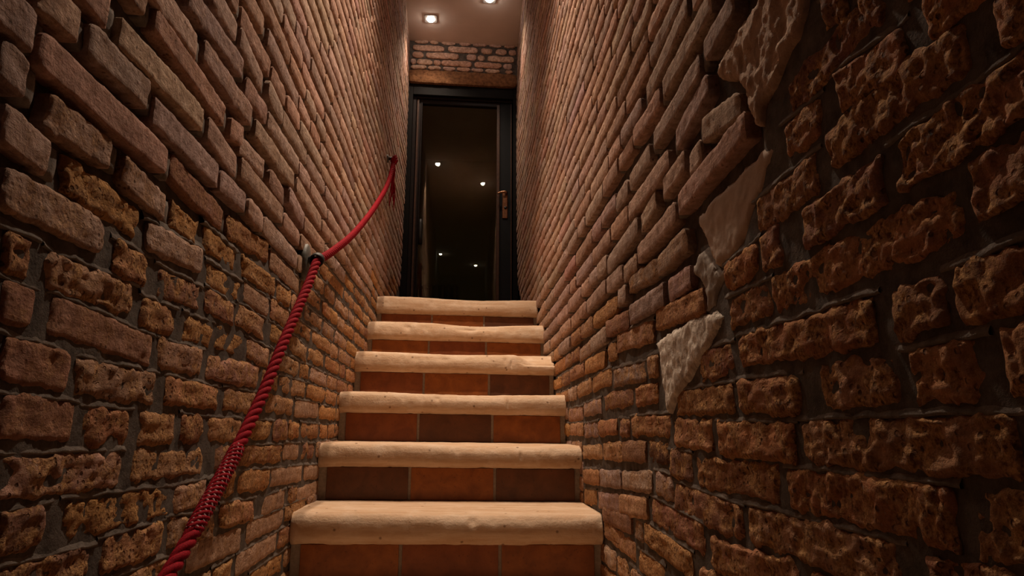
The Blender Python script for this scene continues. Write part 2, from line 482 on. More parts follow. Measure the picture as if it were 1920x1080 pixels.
PAL_TAN = [(0.46, 0.320, 0.255), (0.42, 0.295, 0.250), (0.49, 0.350, 0.270), (0.39, 0.280, 0.240), (0.46, 0.300, 0.230), (0.43, 0.265, 0.200)]
PAL_RUST = [(0.50, 0.265, 0.130), (0.44, 0.210, 0.105), (0.54, 0.315, 0.185), (0.48, 0.285, 0.190), (0.52, 0.260, 0.105)]
PAL_NEAR = [(0.46, 0.215, 0.105), (0.42, 0.185, 0.085), (0.48, 0.245, 0.135), (0.40, 0.195, 0.115)]
PAL_RED = [(0.30, 0.150, 0.100), (0.32, 0.170, 0.115)]
LEFT_RED = {26, 46, 47, 48, 50}
LEFT_ORANGE = {37, 80, 33, 41, 66, 62, 63}
LEFT_SMOOTH = {84, 85, 77, 90, 92, 93, 94, 95, 60, 32, 69}

def style(b, side):
    y, z = (b['y0'] + b['y1']) / 2, (b['z0'] + b['z1']) / 2
    r = rng.random()
    if side == 'left':
        zb = 0.255 + (y - 0.8) * 0.20 + rng.normal() * 0.035
        e = 1 - sstep(zb - 0.03, zb + 0.05, z)
        if y > 2.0: e *= 0.75
        i = b['idx']
        if i in LEFT_RED: return PAL_RED[i % 2], 0.30, 0.002
        if i in LEFT_ORANGE: return (0.54, 0.285, 0.105), 1.0, 0.0
        if i in LEFT_SMOOTH: return (0.42, 0.27, 0.185), 0.30, 0.002
        if i in (38, 42, 36, 35): return (0.42, 0.285, 0.22), 0.45, 0.004
    elif side == 'near':
        e = 1.0
        if b['idx'] == 17: return (0.14, 0.055, 0.026), 1.0, 0.001  # dark brick colour in place of a shaded hole
    else:
        zb = 0.20 + rng.normal() * 0.06 + (y - 1.2) * 0.08
        e = (1 - sstep(zb - 0.05, zb + 0.12, z)) * (0.85 if y < 1.7 else 0.6)
        if b['idx'] in (24, 26, 21, 18): e = 0.25
        if b['idx'] == 17: return (0.14, 0.055, 0.026), 1.0, 0.001  # shade of a deep hole painted as a dark, flush brick
    if r < e:
        q_ = PAL_NEAR if side == 'near' else PAL_RUST
        p = q_[rng.integers(len(q_))] if rng.random() > 0.15 else PAL_RED[0]
    else:
        p = PAL_TAN[rng.integers(len(PAL_TAN))]
    j = 1 + rng.normal() * 0.09
    return tuple(c * j * (1 + rng.normal() * 0.03) for c in p), float(np.clip(e * rng.uniform(0.75, 1.1) + rng.uniform(0.05, 0.22), 0, 1)), 0.0015 + 0.0040 * (1 - e) + rng.uniform(-0.0005, 0.0025)

def grid_faces(nx, nz):
    i, j = np.meshgrid(np.arange(nx), np.arange(nz), indexing='ij')
    a = (i * (nz + 1) + j).ravel()
    F = np.stack([a, a + nz + 1, a + nz + 2, a + 1], 1)
    ring = [(i_, 0) for i_ in range(nx)] + [(nx, j_) for j_ in range(nz)] + [(i_, nz) for i_ in range(nx, 0, -1)] + [(0, j_) for j_ in range(nz, 0, -1)]
    rid = np.array([p * (nz + 1) + q for p, q in ring])
    n0 = (nx + 1) * (nz + 1); m = len(rid)
    k = np.arange(m)
    S = np.stack([n0 + k, n0 + m + k, n0 + m + (k + 1) % m, n0 + (k + 1) % m], 1)
    return np.concatenate([F, S]), rid

def spaced(n):
    u = np.linspace(0, 1, n + 1)
    return u * 0.65 + 0.35 * (0.5 - 0.5 * np.cos(np.pi * u))

def build_bricks(wall, bricks, X, sign, side, limit=300):
    """sign +1: the wall faces +x.  The largest in view become parts, the rest one field."""
    for b in bricks:
        h = b['h'] / 2
        P = [(X, b['y0'], b['z0'] - h), (X, b['y1'], b['z1'] - h), (X, b['y1'], b['z1'] + h), (X, b['y0'], b['z0'] + h)]
        px, py, d = project(P)
        ok = (d > 0.1).all()
        if ok:
            qx, qy = np.clip(px, 0, 1920), np.clip(py, 0, 1080)
            area = 0.5 * abs(np.dot(qx, np.roll(qy, -1)) - np.dot(qy, np.roll(qx, -1)))
            b['lp'] = math.hypot(px[1] - px[0], py[1] - py[0]); b['hp'] = abs(py[3] - py[0])
            cx, cy = px.mean(), py.mean()
            b['vis'] = -60 < cx < 1980 and -60 < cy < 1140
        else:
            area = 0; b['lp'] = b['hp'] = 10; b['vis'] = False
        b['area'] = area
    order = sorted(range(len(bricks)), key=lambda i: -bricks[i]['area'])
    top = set(i for i in order[:limit] if bricks[i]['area'] > 60)
    parts = []
    for i, b in enumerate(bricks):
        if i in top:
            nx = int(np.clip(b['lp'] / 6, 8, 56)); nz = int(np.clip(b['hp'] / 6, 5, 20))
        elif b['vis'] and b['area'] > 30:
            nx, nz = 7, 4
        else:
            nx, nz = 4, 3
        U, V = np.meshgrid(spaced(nx), spaced(nz), indexing='ij')
        F, rid = grid_faces(nx, nz)
        parts.append((b, U.ravel(), V.ravel(), F, rid, i in top))
    # all vertices at once
    Yc, Zc, E, PR, S, T, LN, HN, SE = [], [], [], [], [], [], [], [], []
    for n, (b, U, V, F, rid, t) in enumerate(parts):
        L = b['y1'] - b['y0']; H = b['h']
        s, q = 2 * U - 1, 2 * V - 1
        rr = b['round']
        a_ = s * (L / 2) * (1 - (rr / (L / 2)) * np.abs(q) ** 5)
        c_ = q * (H / 2) * (1 - (rr * 0.8 / (H / 2)) * np.abs(s) ** (L / H * 3.0))
        Yc.append((b['y0'] + b['y1']) / 2 + a_)
        Zc.append(b['z0'] + (b['z1'] - b['z0']) * U + c_)
        k = len(U)
        E.append(np.full(k, b['ero'])); PR.append(np.full(k, b['proud'])); S.append(s); T.append(q)
        LN.append(np.full(k, L)); HN.append(np.full(k, H)); SE.append(np.full(k, b['seed']))
    Y, Z, E, PR, S, T, LN, HN, SE = [np.concatenate(a) for a in (Yc, Zc, E, PR, S, T, LN, HN, SE)]
    edge = np.maximum(np.abs(S), np.abs(T)) ** 3
    amp = 0.0013 + 0.0030 * E
    Y2 = Y + edge * amp * (noise(Y, Z, SE, 0.028, 1) + 0.8 * noise(Y, Z, SE, 0.010, 2))
    Z2 = Z + edge * amp * (noise(Y, Z, SE, 0.030, 3) + 0.9 * noise(Y, Z, SE, 0.011, 4) + 0.4 * noise(Y, Z, SE, 0.005, 14))
    dist = np.minimum((1 - np.abs(S)) * LN / 2, (1 - np.abs(T)) * HN / 2)
    er = 0.0035 + 0.0025 * E
    drop = (1 - np.clip(dist / er, 0, 1)) ** 2 * (0.0016 + 0.0024 * E)
    big = noise(Y, Z, SE, 0.07, 5)
    mid = noise(Y, Z, SE, 0.024, 6)
    fine = noise(Y, Z, SE, 0.0105, 7)
    tiny = noise(Y, Z, SE, 0.0055, 8)
    rid_ = 1 - np.abs(noise(Y, Z, SE, 0.019, 9)) * 2
    out = PR - drop + 0.0008 * big + (0.0005 + 0.0014 * E) * mid + (0.0005 + 0.0016 * E) * fine + (0.0003 + 0.0011 * E) * tiny + 0.0016 * E * rid_ - 0.001 * E
    pit = np.clip(noise(Y, Z, SE, 0.014, 10) - 0.45, 0, 1)
    out -= pit * (0.002 + 0.006 * E)
    out += 0.006 * noise(Y, Z, 0 * Y, 0.45, 11)
    XX = X + sign * out
    # struck pointing: a sloping lip of mortar along the upper edge of the flush bricks
    lipV, lipF, lo_ = [], [], 0
    for (b, U, V, F, rid, t) in parts:
        flush = float(recess(np.array((b['y0'] + b['y1']) / 2), np.array(b['z0'] + 0.03), side)) < 0.0085
        if not t or not flush or b['seed'] > 26: continue
        n = max(4, int((b['y1'] - b['y0']) / 0.007))
        y = np.linspace(b['y0'] - 0.010, b['y1'] + 0.010, n)
        z = np.interp(y, [b['y0'], b['y1']], [b['z0'], b['z1']]) + b['h'] / 2
        wob = 0.0018 * noise(y, z, 0 * y, 0.02, 50) + 0.0010 * noise(y, z, 0 * y, 0.008, 51)
        wave = 0.006 * noise(y, z, 0 * y, 0.45, 11)
        rows = [(-0.0030 + wob, -0.012 + 0 * y), (-0.0012 + wob, 0.0006 + wob * 0.8), (0.0012 + wob, 0.0010 + wob * 0.8), (0.0110 + 0.4 * wob, -0.0045 + 0 * y)]
        vv = np.stack([np.stack([X + sign * (o_ + wave), y, z + dz_], 1) for dz_, o_ in rows], 1).reshape(-1, 3)
        i, j = np.meshgrid(np.arange(n - 1), np.arange(3), indexing='ij')
        a = (i * 4 + j).ravel()
        ff = np.stack([a, a + 4, a + 5, a + 1], 1)
        if sign < 0: ff = ff[:, ::-1]
        lipV.append(vv); lipF.append(ff + lo_); lo_ += len(vv)
    # perpends filled almost to the face
    for (b, U, V, F, rid, t) in parts:
        flush = float(recess(np.array((b['y0'] + b['y1']) / 2), np.array(b['z0']), side)) < 0.0085
        if not t or flush: continue
        y = np.array([b['y1'] - 0.004, b['y1'] + 0.002, b['y1'] + 0.008, b['y1'] + 0.014, b['y1'] + 0.020])
        g = rng.uniform(0.78, 0.98)
        t_ = np.linspace(-0.5, 0.5, 5) * b['h'] * g
        Yq, Tq = np.meshgrid(y, t_, indexing='ij'); Yq, Tq = Yq.ravel(), Tq.ravel()
        wave = 0.006 * noise(Yq, b['z1'] + Tq, 0 * Yq, 0.45, 11)
        oq = b['proud'] - 0.0075 - 0.0015 * (np.abs(Tq) > b['h'] * g * 0.45) + 0.0012 * noise(Yq, Tq, 0 * Yq + b['seed'], 0.01, 52) + wave
        vv = np.stack([X + sign * oq, Yq, b['z1'] + Tq], 1)
        i, j = np.meshgrid(np.arange(4), np.arange(4), indexing='ij'); a = (i * 5 + j).ravel()
        ff = np.stack([a, a + 5, a + 6, a + 1], 1)
        rim = np.array([0, 5, 10, 15, 20, 21, 22, 23, 24, 19, 14, 9, 4, 3, 2, 1]); m_ = len(rim); kk = np.arange(m_)
        bk = vv[rim].copy(); bk[:, 0] = X - sign * 0.03
        ff = np.concatenate([ff, np.stack([rim, 25 + kk, 25 + (kk + 1) % m_, rim[(kk + 1) % m_]], 1)])
        if sign < 0: ff = ff[:, ::-1]
        vv = np.concatenate([vv, bk])
        lipV.append(vv); lipF.append(ff + lo_); lo_ += len(vv)
    if lipV:
        tag(mesh_obj('struck_pointing', np.concatenate(lipV), np.concatenate(lipF), M['pointing'], wall), kind='stuff')
    fieldV, fieldF, fieldC, off = [], [], [], 0
    p = 0
    for (b, U, V, F, rid, t) in parts:
        k = len(U)
        v = np.stack([XX[p:p + k], Y2[p:p + k], Z2[p:p + k]], 1); p += k
        back = v[rid].copy()
        cen = v.mean(0)
        back[:, 0] = X - sign * 0.04
        v = np.concatenate([v, v[rid], back])
        if sign < 0: F = F[:, ::-1]
        col = np.empty((len(v), 4), np.float32); col[:, :3] = b['col']; col[:, 3] = b['ero']
        if t:
            loc = np.array([X, cen[1], cen[2]])
            o = mesh_obj('brick', v - loc, F, M['brick'], wall, loc)
            ca = o.data.color_attributes.new('bcol', 'FLOAT_COLOR', 'POINT')
            ca.data.foreach_set('color', col.ravel())
        else:
            fieldV.append(v); fieldF.append(F + off); fieldC.append(col); off += len(v)
    if fieldV:
        o = mesh_obj('brick_field', np.concatenate(fieldV), np.concatenate(fieldF), M['brick'], wall)
        ca = o.data.color_attributes.new('bcol', 'FLOAT_COLOR', 'POINT')
        ca.data.foreach_set('color', np.concatenate(fieldC).ravel())
        tag(o, kind='stuff')

def finish(bricks, side):
    for b in bricks:
        col, e, pr = style(b, side)
        zm = (b['z0'] + b['z1']) / 2
        b['h'] = (0.0425 if b['idx'] >= 0 else 0.0410) + 0.0030 * e + rng.normal() * 0.0015
        if side == 'near': b['h'] += 0.003
        b['col'], b['ero'], b['proud'] = col, e, pr
        b['round'] = rng.uniform(0.0005, 0.0045)
        b['seed'] = rng.random() * 40
    return bricks

def recess(Y, Z, side):
    if side == 'left':
        zb = 0.255 + (Y - 0.8) * 0.20
        return 0.0012 + 0.0130 * sstep(zb - 0.06, zb + 0.12, Z)
    far = sstep(-0.03, 0.03, Y - crack_y(Z))
    return (0.0016 + 0.0130 * sstep(0.12, 0.34, Z) * far)

def mortar_wall(name, X, sign, side):
    ys = np.concatenate([np.arange(YBACK, 0.3, 0.1), np.arange(0.3, 2.2, 0.009), np.arange(2.2, YD + 0.12, 0.02)])
    zs = np.concatenate([np.arange(-1.3, -0.4, 0.1), np.arange(-0.4, 0.9, 0.009), np.arange(0.9, ZC + 0.03, 0.02)])
    Y, Z = np.meshgrid(ys, zs, indexing='ij')
    y, z = Y.ravel(), Z.ravel()
    x0 = 0 * y
    out = -recess(y, z, side) + 0.0014 * noise(y, z, x0, 0.03, 20) + 0.0008 * noise(y, z, x0, 0.012, 21) + 0.006 * noise(y, z, x0, 0.45, 11)
    V = np.stack([X + sign * out, y, z], 1)
    nx, nz = len(ys) - 1, len(zs) - 1
    F, rid = grid_faces(nx, nz)
    back = V[rid].copy(); back[:, 0] = X - sign * 0.25
    V = np.concatenate([V, V[rid], back])
    n0 = len(V) - len(back)
    # close the back with one quad strip fan through the four corners
    c = [0, nx, nx + nz, 2 * nx + nz]
    F = np.concatenate([F, np.array([[n0 + c[3], n0 + c[2], n0 + c[1], n0 + c[0]]])])
    if sign < 0: F = F[:, ::-1]
    return mesh_obj(name, V, F, M['mortar'])

def patch(wall, name, poly, m, out, rough, label):
    P = np.array(poly, float) / 1000
    # soften the outline
    Q = []
    for i in range(len(P)):
        a, b = P[i], P[(i + 1) % len(P)]
        n = max(1, int(np.linalg.norm(b - a) / 0.008))
        for k in range(n): Q.append(a + (b - a) * k / n)
    Q = np.array(Q)
    j = np.stack([noise(Q[:, 0], Q[:, 1], 0 * Q[:, 0], 0.02, 31), noise(Q[:, 0], Q[:, 1], 0 * Q[:, 0], 0.02, 32)], 1)
    Q = Q + j * 0.003
    g = 0.0045
    ys = np.arange(P[:, 0].min(), P[:, 0].max(), g); zs = np.arange(P[:, 1].min(), P[:, 1].max(), g)
    Yg, Zg = np.meshgrid(ys, zs, indexing='ij')
    pts = np.stack([Yg.ravel(), Zg.ravel()], 1) + rng.uniform(-0.001, 0.001, (Yg.size, 2))
    dd = np.min(np.linalg.norm(pts[:, None, :] - Q[None, :, :], axis=2), axis=1)
    keep = in_poly(pts[:, 0], pts[:, 1], [(a * 1000, b * 1000) for a, b in Q]) & (dd > 0.003)
    pts = pts[keep]
    allp = np.concatenate([Q, pts])
    n = len(Q)
    co, _, fa, *_r = delaunay_2d_cdt([Vector(p) for p in allp], [(i, (i + 1) % n) for i in range(n)], [], 1, 1e-6)
    A = np.array([[c.x, c.y] for c in co])
    d = np.min(np.linalg.norm(A[:, None, :] - Q[None, :, :], axis=2), axis=1)
    z0 = 0 * d
    o_ = out - 0.008 * (1 - np.clip(d / 0.012, 0, 1)) ** 2 + rough * (0.6 * noise(A[:, 0], A[:, 1], z0, 0.03, 33) + 0.9 * noise(A[:, 0], A[:, 1], z0, 0.014, 34) + 0.5 * noise(A[:, 0], A[:, 1], z0, 0.006, 35))
    V = np.stack([XR - o_, A[:, 0], A[:, 1]], 1)
    back = V[:n].copy(); back[:, 0] = XR + 0.05
    nv = len(V)
    F = []
    for f in fa:
        f = list(f)
        nrm = (A[f[1]] - A[f[0]])[0] * (A[f[2]] - A[f[0]])[1] - (A[f[1]] - A[f[0]])[1] * (A[f[2]] - A[f[0]])[0]
        F.append(tuple(f) if nrm < 0 else tuple(f[::-1]))
    ccw = sum(Q[i][0] * Q[(i + 1) % n][1] - Q[(i + 1) % n][0] * Q[i][1] for i in range(n)) > 0
    for i in range(n):
        k = (i + 1) % n
        q = (i, nv + i, nv + k, k)
        F.append(q[::-1] if ccw else q)
    loc = np.array([XR, *P.mean(0)])
    o = mesh_obj(name, np.concatenate([V, back]) - loc, F, M[m], wall, loc)
    tag(o, label)

wall_left = tag(mortar_wall('wall_left', XL, 1, 'left'), 'old brick wall with a red rope handrail, left of the stairs', kind='structure')
have = finish(traced(BRICKS_LEFT), 'left')
build_bricks(wall_left, have + finish(fill(COURSES_LEFT, have, -0.5, YD + 0.1, 'left'), 'left'), XL, 1, 'left')

wall_right = tag(mortar_wall('wall_right', XR, -1, 'right'), 'old brick wall with a stone filled crack, right of the stairs', kind='structure')
tr_ = traced(BRICKS_RIGHT)
near = [b for b in tr_ if (b['y0'] + b['y1']) / 2 < crack_y((b['z0'] + b['z1']) / 2)]
far = [b for b in tr_ if b not in near]
near = finish(near, 'near'); far = finish(far, 'far')
have = near + far
build_bricks(wall_right, have + finish(fill(COURSES_NEAR, have, -0.5, 1.6, 'near'), 'near') + finish(fill(COURSES_FAR, have, -0.5, YD + 0.1, 'far'), 'far'), XR, -1, 'right')
for p_ in PATCHES:
    patch(wall_right, p_[0], p_[1], p_[2], p_[3], p_[4], p_[5])

# ------------------------------------------------------------------ floors, ceiling, end walls
ceiling = tag(box('ceiling', M['ceiling'], None, XL - 0.2, XR + 0.2, YBACK, YD + 0.02, ZC, ZC + 0.15, bevel=0, tilt=True), 'plain plastered ceiling above the stairwell', kind='structure')
NLOW = 4
z_floor = Z1 - (NLOW + 1) * RISE + 0.037
floor = tag(box('floor', M['floor'], None, XL - 0.05, XR + 0.05, YBACK, Y1 - NLOW * TREAD + 0.06, z_floor - 0.1, z_floor, bevel=0), 'clay tiled floor at the foot of the stairs', kind='structure')
landing = tag(box('floor_landing', M['floor'], None, XL - 0.05, XR + 0.05, Y1 + 5 * TREAD + 0.335, 6.4, ZLAND - 0.09, ZLAND - 0.003, bevel=0), 'clay floor of the landing behind the top step', kind='structure')
tag(box('wall_behind', M['mortar'], None, XL - 0.2, XR + 0.2, YBACK - 0.15, YBACK, -1.3, ZC + 0.05, bevel=0), 'dark wall closing the foot of the stairwell', kind='structure')

Z_LINT = 2.548
wall_back = tag(box('wall_back', M['mortar'], None, XL - 0.03, XR + 0.03, YD + 0.012, YD + 0.20, Z_LINT + 0.01, ZC + 0.04, bevel=0, tilt=True), 'narrow brick wall above the glass door', kind='structure')

def px_x(c):               # column of the close-up of this wall -> x
    return XL + ((700 + c / 5.4) - 769) / 202 * (XR - XL)
ROWS = [
    (2.892, 0.026, [(425, 560), (580, 660), (690, 830), (870, 985), (1010, 1150), (1180, 1300), (1330, 1440)]),
    (2.842, 0.046, [(410, 720), (760, 1060), (1095, 1205), (1245, 1350), (1375, 1450)]),
    (2.782, 0.046, [(410, 515), (545, 870), (945, 1050), (1062, 1130), (1160, 1430)]),
    (2.724, 0.044, [(390, 445), (455, 605), (617, 688), (697, 1000), (1030, 1300), (1320, 1410)]),
    (2.678, 0.030, [(395, 550), (565, 690), (715, 835), (850, 990), (1000, 1120), (1135, 1285), (1340, 1410)]),
]
def face_brick(parent, x0, x1, z0, z1, proud, col, ero, name='brick', m='brick', depth=0.05):
    """a brick in the end wall, facing the stairs"""
    L, H = x1 - x0, z1 - z0
    nx, nz = max(5, int(L / 0.012)), 5
    U, V = np.meshgrid(spaced(nx), spaced(nz), indexing='ij'); U, V = U.ravel(), V.ravel()
    F, rid = grid_faces(nx, nz)
    s, q = 2 * U - 1, 2 * V - 1
    X_ = (x0 + x1) / 2 + s * L / 2 * (1 - 0.008 / (L / 2) * np.abs(q) ** 5); Z_ = (z0 + z1) / 2 + q * H / 2 * (1 - 0.006 / (H / 2) * np.abs(s) ** 12)
    sd = rng.random() * 30 + 0 * X_
    edge = np.maximum(np.abs(s), np.abs(q)) ** 3
    Xn = X_ + edge * 0.004 * noise(X_, Z_, sd, 0.025, 3); Zn = Z_ + edge * 0.004 * noise(X_, Z_, sd, 0.025, 4)
    d = np.minimum((1 - np.abs(s)) * L / 2, (1 - np.abs(q)) * H / 2)
    out = proud - (1 - np.clip(d / 0.008, 0, 1)) ** 2 * 0.007 + 0.002 * noise(X_, Z_, sd, 0.03, 5) + 0.0015 * noise(X_, Z_, sd, 0.012, 6)
    v = np.stack([Xn, YD - out, Zn - TILT * Xn], 1)
    back = v[rid].copy(); back[:, 1] = YD + depth
    v = np.concatenate([v, v[rid], back]); loc = np.array([(x0 + x1) / 2, YD, (z0 + z1) / 2])
    o = mesh_obj(name, v - loc, F, M[m], parent, loc)
    c4 = np.empty((len(v), 4), np.float32); c4[:, :3] = col; c4[:, 3] = ero
    o.data.color_attributes.new('bcol', 'FLOAT_COLOR', 'POINT').data.foreach_set('color', c4.ravel())
    return o
for zc_, h_, cols in ROWS:
    for c0, c1 in cols:
        col = tuple(c * 1.35 for c in PAL_TAN[rng.integers(len(PAL_TAN))])
        face_brick(wall_back, px_x(c0), px_x(c1), zc_ - h_ / 2, zc_ + h_ / 2, 0.003 + rng.uniform(-0.002, 0.003), col, rng.uniform(0.1, 0.4))
lin = face_brick(wall_back, XL + 0.004, XR - 0.004, Z_LINT + 0.002, 2.652, 0.012, (0.26, 0.13, 0.06), 0.8, 'lintel', 'lintel')
tag(lin, 'orange fired clay lintel over the door')

# ------------------------------------------------------------------ glass door
door = tag(empty('door_1', (0, YD, ZLAND)), 'dark framed glass door at the head of the stairs', kind='structure')
def dpart(name, m, x0, x1, y0, y1, z0, z1, parent=door, bevel=0.003, tilt=True, sm=False):
    o = box(name, M[m], None, x0, x1, YD + y0, YD + y1, z0, z1, bevel=bevel, tilt=tilt, smooth=sm)
    o.parent = parent
    base = Vector((0, YD, ZLAND)) if parent is door else Vector((0, 0, 0))
    o.location = -base
    return o
ZB = ZLAND
dpart('jamb', 'reveal', XL - 0.004, -0.398, 0.02, 0.16, ZB, Z_LINT)
dpart('jamb', 'reveal', 0.350, XR + 0.004, 0.02, 0.16, ZB, Z_LINT)
dpart('frame_head', 'reveal', -0.398, 0.350, 0.02, 0.16, 2.462, Z_LINT)
dpart('frame_moulding', 'frame', -0.398, -0.374, 0.045, 0.11, ZB, 2.462)
dpart('frame_moulding', 'frame', -0.374, 0.350, 0.045, 0.11, 2.446, 2.462)
dpart('leaf_stile', 'frame', -0.374, -0.338, 0.06, 0.10, ZB + 0.01, 2.446)
dpart('leaf_stile', 'stile', 0.252, 0.342, 0.06, 0.10, ZB + 0.01, 2.446)
dpart('leaf_rail', 'frame', -0.338, 0.252, 0.06, 0.10, 2.412, 2.446)
dpart('leaf_rail', 'frame', -0.338, 0.252, 0.06, 0.10, ZB + 0.01, ZB + 0.12)
dpart('glazing_bead', 'bead', -0.368, -0.352, 0.048, 0.062, ZB + 0.02, 2.44)
dpart('glazing_bead', 'bead', 0.230, 0.252, 0.050, 0.075, ZB + 0.12, 2.425)
dpart('glazing_bead', 'frame', -0.338, -0.328, 0.052, 0.075, ZB + 0.12, 2.415)
dpart('glazing_bead', 'bead', 0.334, 0.342, 0.050, 0.062, ZB + 0.02, 2.44)
gl = dpart('glass_pane', 'glass', -0.336, 0.250, 0.078, 0.084, ZB + 0.10, 2.420, bevel=0)
tag(gl, 'dark clear glass mirroring four ceiling lights')
# handle: back plate, lever, lock cylinder
hd = empty('door_handle', (0, 0, 0)); hd.parent = door; hd.location = (0.292, 0.06, 1.66 - ZLAND)
def hpart(name, bm, m, smooth=True):
    return bm_obj(name, bm, M[m], hd, smooth)
bm = bmesh.new(); add_box(bm, -0.020, 0.020, -0.006, 0.0, -0.135, 0.075, bevel=0.005, seg=3); hpart('back_plate', bm, 'brass', False)
t_ = np.linspace(0, 1, 14)
lv = np.array([(0.008 - 0.066 * max(0, a - 0.25) / 0.75 * 1.0, -0.05 * min(1, a / 0.25), 0.045 + 0.010 * math.sin(math.pi * a) - 0.008 * a) for a in t_])
v_, f_ = tube(lv, np.interp(t_, [0, .25, .6, 1], [.0085, .0095, .0085, .006]), 10)
o = mesh_obj('lever', v_, f_, M['brass'], hd); tag(o, 'reddish brass lever')
v_, f_ = tube([(0.004, 0, -0.055), (0.004, -0.012, -0.055)], 0.011, 14); mesh_obj('lock_cylinder', v_, f_, M['iron'], hd)
# pull handle on the hinge side, seen dark against the glass
v_, f_ = tube([(-0.315, 0.070, 1.50), (-0.315, 0.050, 1.495), (-0.315, 0.042, 1.47), (-0.315, 0.042, 1.36), (-0.315, 0.050, 1.335), (-0.315, 0.070, 1.33)], [0.010, 0.011, 0.012, 0.012, 0.016, 0.016], 10)
o = mesh_obj('pull_handle', v_ + np.array([0, 0, -ZLAND]), f_, M['iron'], door); tag(o, 'dark pull handle against the glass')

# the dim room behind the glass
def room_box(name, label, *a, m='room'):
    return tag(box(name, M[m], None, *a, bevel=0), label, kind='structure')
RX0, RX1, RY0, RY1, RZ1 = -1.1, 0.9, YD + 0.20, 6.3, 2.75
room_box('wall_room_back', 'dim far wall of the room seen through the glass', RX0, RX1, RY1, RY1 + 0.1, ZLAND - 0.1, RZ1)
room_box('wall_room_left', 'dim left wall of the room behind the glass', RX0 - 0.1, RX0, RY0, RY1, ZLAND - 0.1, RZ1)
room_box('wall_room_right', 'dim right wall of the room behind the glass', RX1, RX1 + 0.1, RY0, RY1, ZLAND - 0.1, RZ1)
room_box('ceiling_room', 'dim ceiling of the room behind the glass', RX0, RX1, RY0, RY1, RZ1, RZ1 + 0.1)
room_box('wall_room_front_left', 'inner face of the wall left of the glass door', RX0, XL - 0.004, RY0 - 0.05, RY0, ZLAND - 0.1, RZ1)
room_box('wall_room_front_right', 'inner face of the wall right of the glass door', XR + 0.004, RX1, RY0 - 0.05, RY0, ZLAND - 0.1, RZ1)
room_box('floor_room_left', 'floor of the room left of the landing', RX0, XL - 0.05, RY0, RY1, ZLAND - 0.1, ZLAND - 0.003, m='floor')
room_box('floor_room_right', 'floor of the room right of the landing', XR + 0.05, RX1, RY0, RY1, ZLAND - 0.1, ZLAND - 0.003, m='floor')

rad = tag(empty('radiator', (-0.25, 6.17, ZLAND)), 'column radiator faintly seen low behind the door glass', 'radiator')
def rpart(name, bm, m='enamel'):
    return bm_obj(name, bm, M[m], rad, True)
for i in range(7):
    bm = bmesh.new()
    x = -0.18 + i * 0.058
    add_box(bm, x - 0.020, x + 0.020, -0.05, 0.05, 0.13, 0.74, bevel=0.018, seg=3)
    rpart('column', bm)
bm = bmesh.new(); add_box(bm, -0.21, 0.20, -0.018, 0.018, 0.70, 0.73, bevel=0.008); rpart('header_pipe', bm)
bm = bmesh.new(); add_box(bm, -0.21, 0.20, -0.018, 0.018, 0.14, 0.17, bevel=0.008); rpart('header_pipe', bm)
bm = bmesh.new(); add_box(bm, -0.265, -0.205, -0.022, 0.022, 0.69, 0.74, bevel=0.01); rpart('valve', bm, 'iron')
for sx in (-0.17, 0.16):
    bm = bmesh.new(); add_box(bm, sx - 0.015, sx + 0.015, -0.04, 0.04, 0.0, 0.14, bevel=0.005); rpart('foot', bm)

# ------------------------------------------------------------------ recessed spotlights
def spotlight(x, y, watt, beam, label):
    zc_ = tz(x, ZC)
    t = tag(empty('recessed_spotlight', (x, y, zc_)), label, 'ceiling light', 'recessed ceiling spotlights')
    bm = bmesh.new()
    s, r, n = 0.045, 0.028, 32
    outer, inner, rim = [], [], []
    for i in range(n):
        a = 2 * math.pi * (i + 0.5) / n
        c, d = math.cos(a), math.sin(a); k = s / max(abs(c), abs(d))
        outer.append((c * k, d * k)); inner.append((c * r, d * r))
    lay = [[bm.verts.new((px, py, 0.0)) for px, py in outer], [bm.verts.new((px, py, -0.006)) for px, py in outer],
           [bm.verts.new((px * .95, py * .95, -0.008)) for px, py in outer], [bm.verts.new((px * 1.12, py * 1.12, -0.008)) for px, py in inner], [bm.verts.new((px, py, -0.004)) for px, py in inner]]
    for a, b in zip(lay, lay[1:]):
        for i in range(n): bm.faces.new((a[i], a[(i + 1) % n], b[(i + 1) % n], b[i]))
    bm_obj('trim_plate', bm, M['lamp_trim'], t)
    bm = bmesh.new()
    lay = [[bm.verts.new((px * f, py * f, z)) for px, py in inner] for f, z in ((1.0, -0.004), (0.8, -0.0022), (0.55, -0.0012))]
    for a, b in zip(lay, lay[1:]):
        for i in range(n): bm.faces.new((a[i], a[(i + 1) % n], b[(i + 1) % n], b[i]))
    bm_obj('reflector', bm, M['lamp_cup'], t, True)
    bm = bmesh.new()
    bmesh.ops.create_uvsphere(bm, u_segments=20, v_segments=10, radius=0.025)
    for v in bm.verts: v.co.z = v.co.z * 0.8 - 0.008
    bm_obj('bulb', bm, M['bulb'], t, True)
    l = bpy.data.lights.new('spot_lamp', 'SPOT')
    l.energy = watt; l.color = LAMP_COLOUR; l.spot_size = math.radians(beam); l.spot_blend = 1.0; l.shadow_soft_size = 0.022
    lo = bpy.data.objects.new('spot_lamp', l); C.objects.link(lo)
    lo.parent = t; lo.location = (0, 0, -0.05)
for a in SPOTS: spotlight(*a)

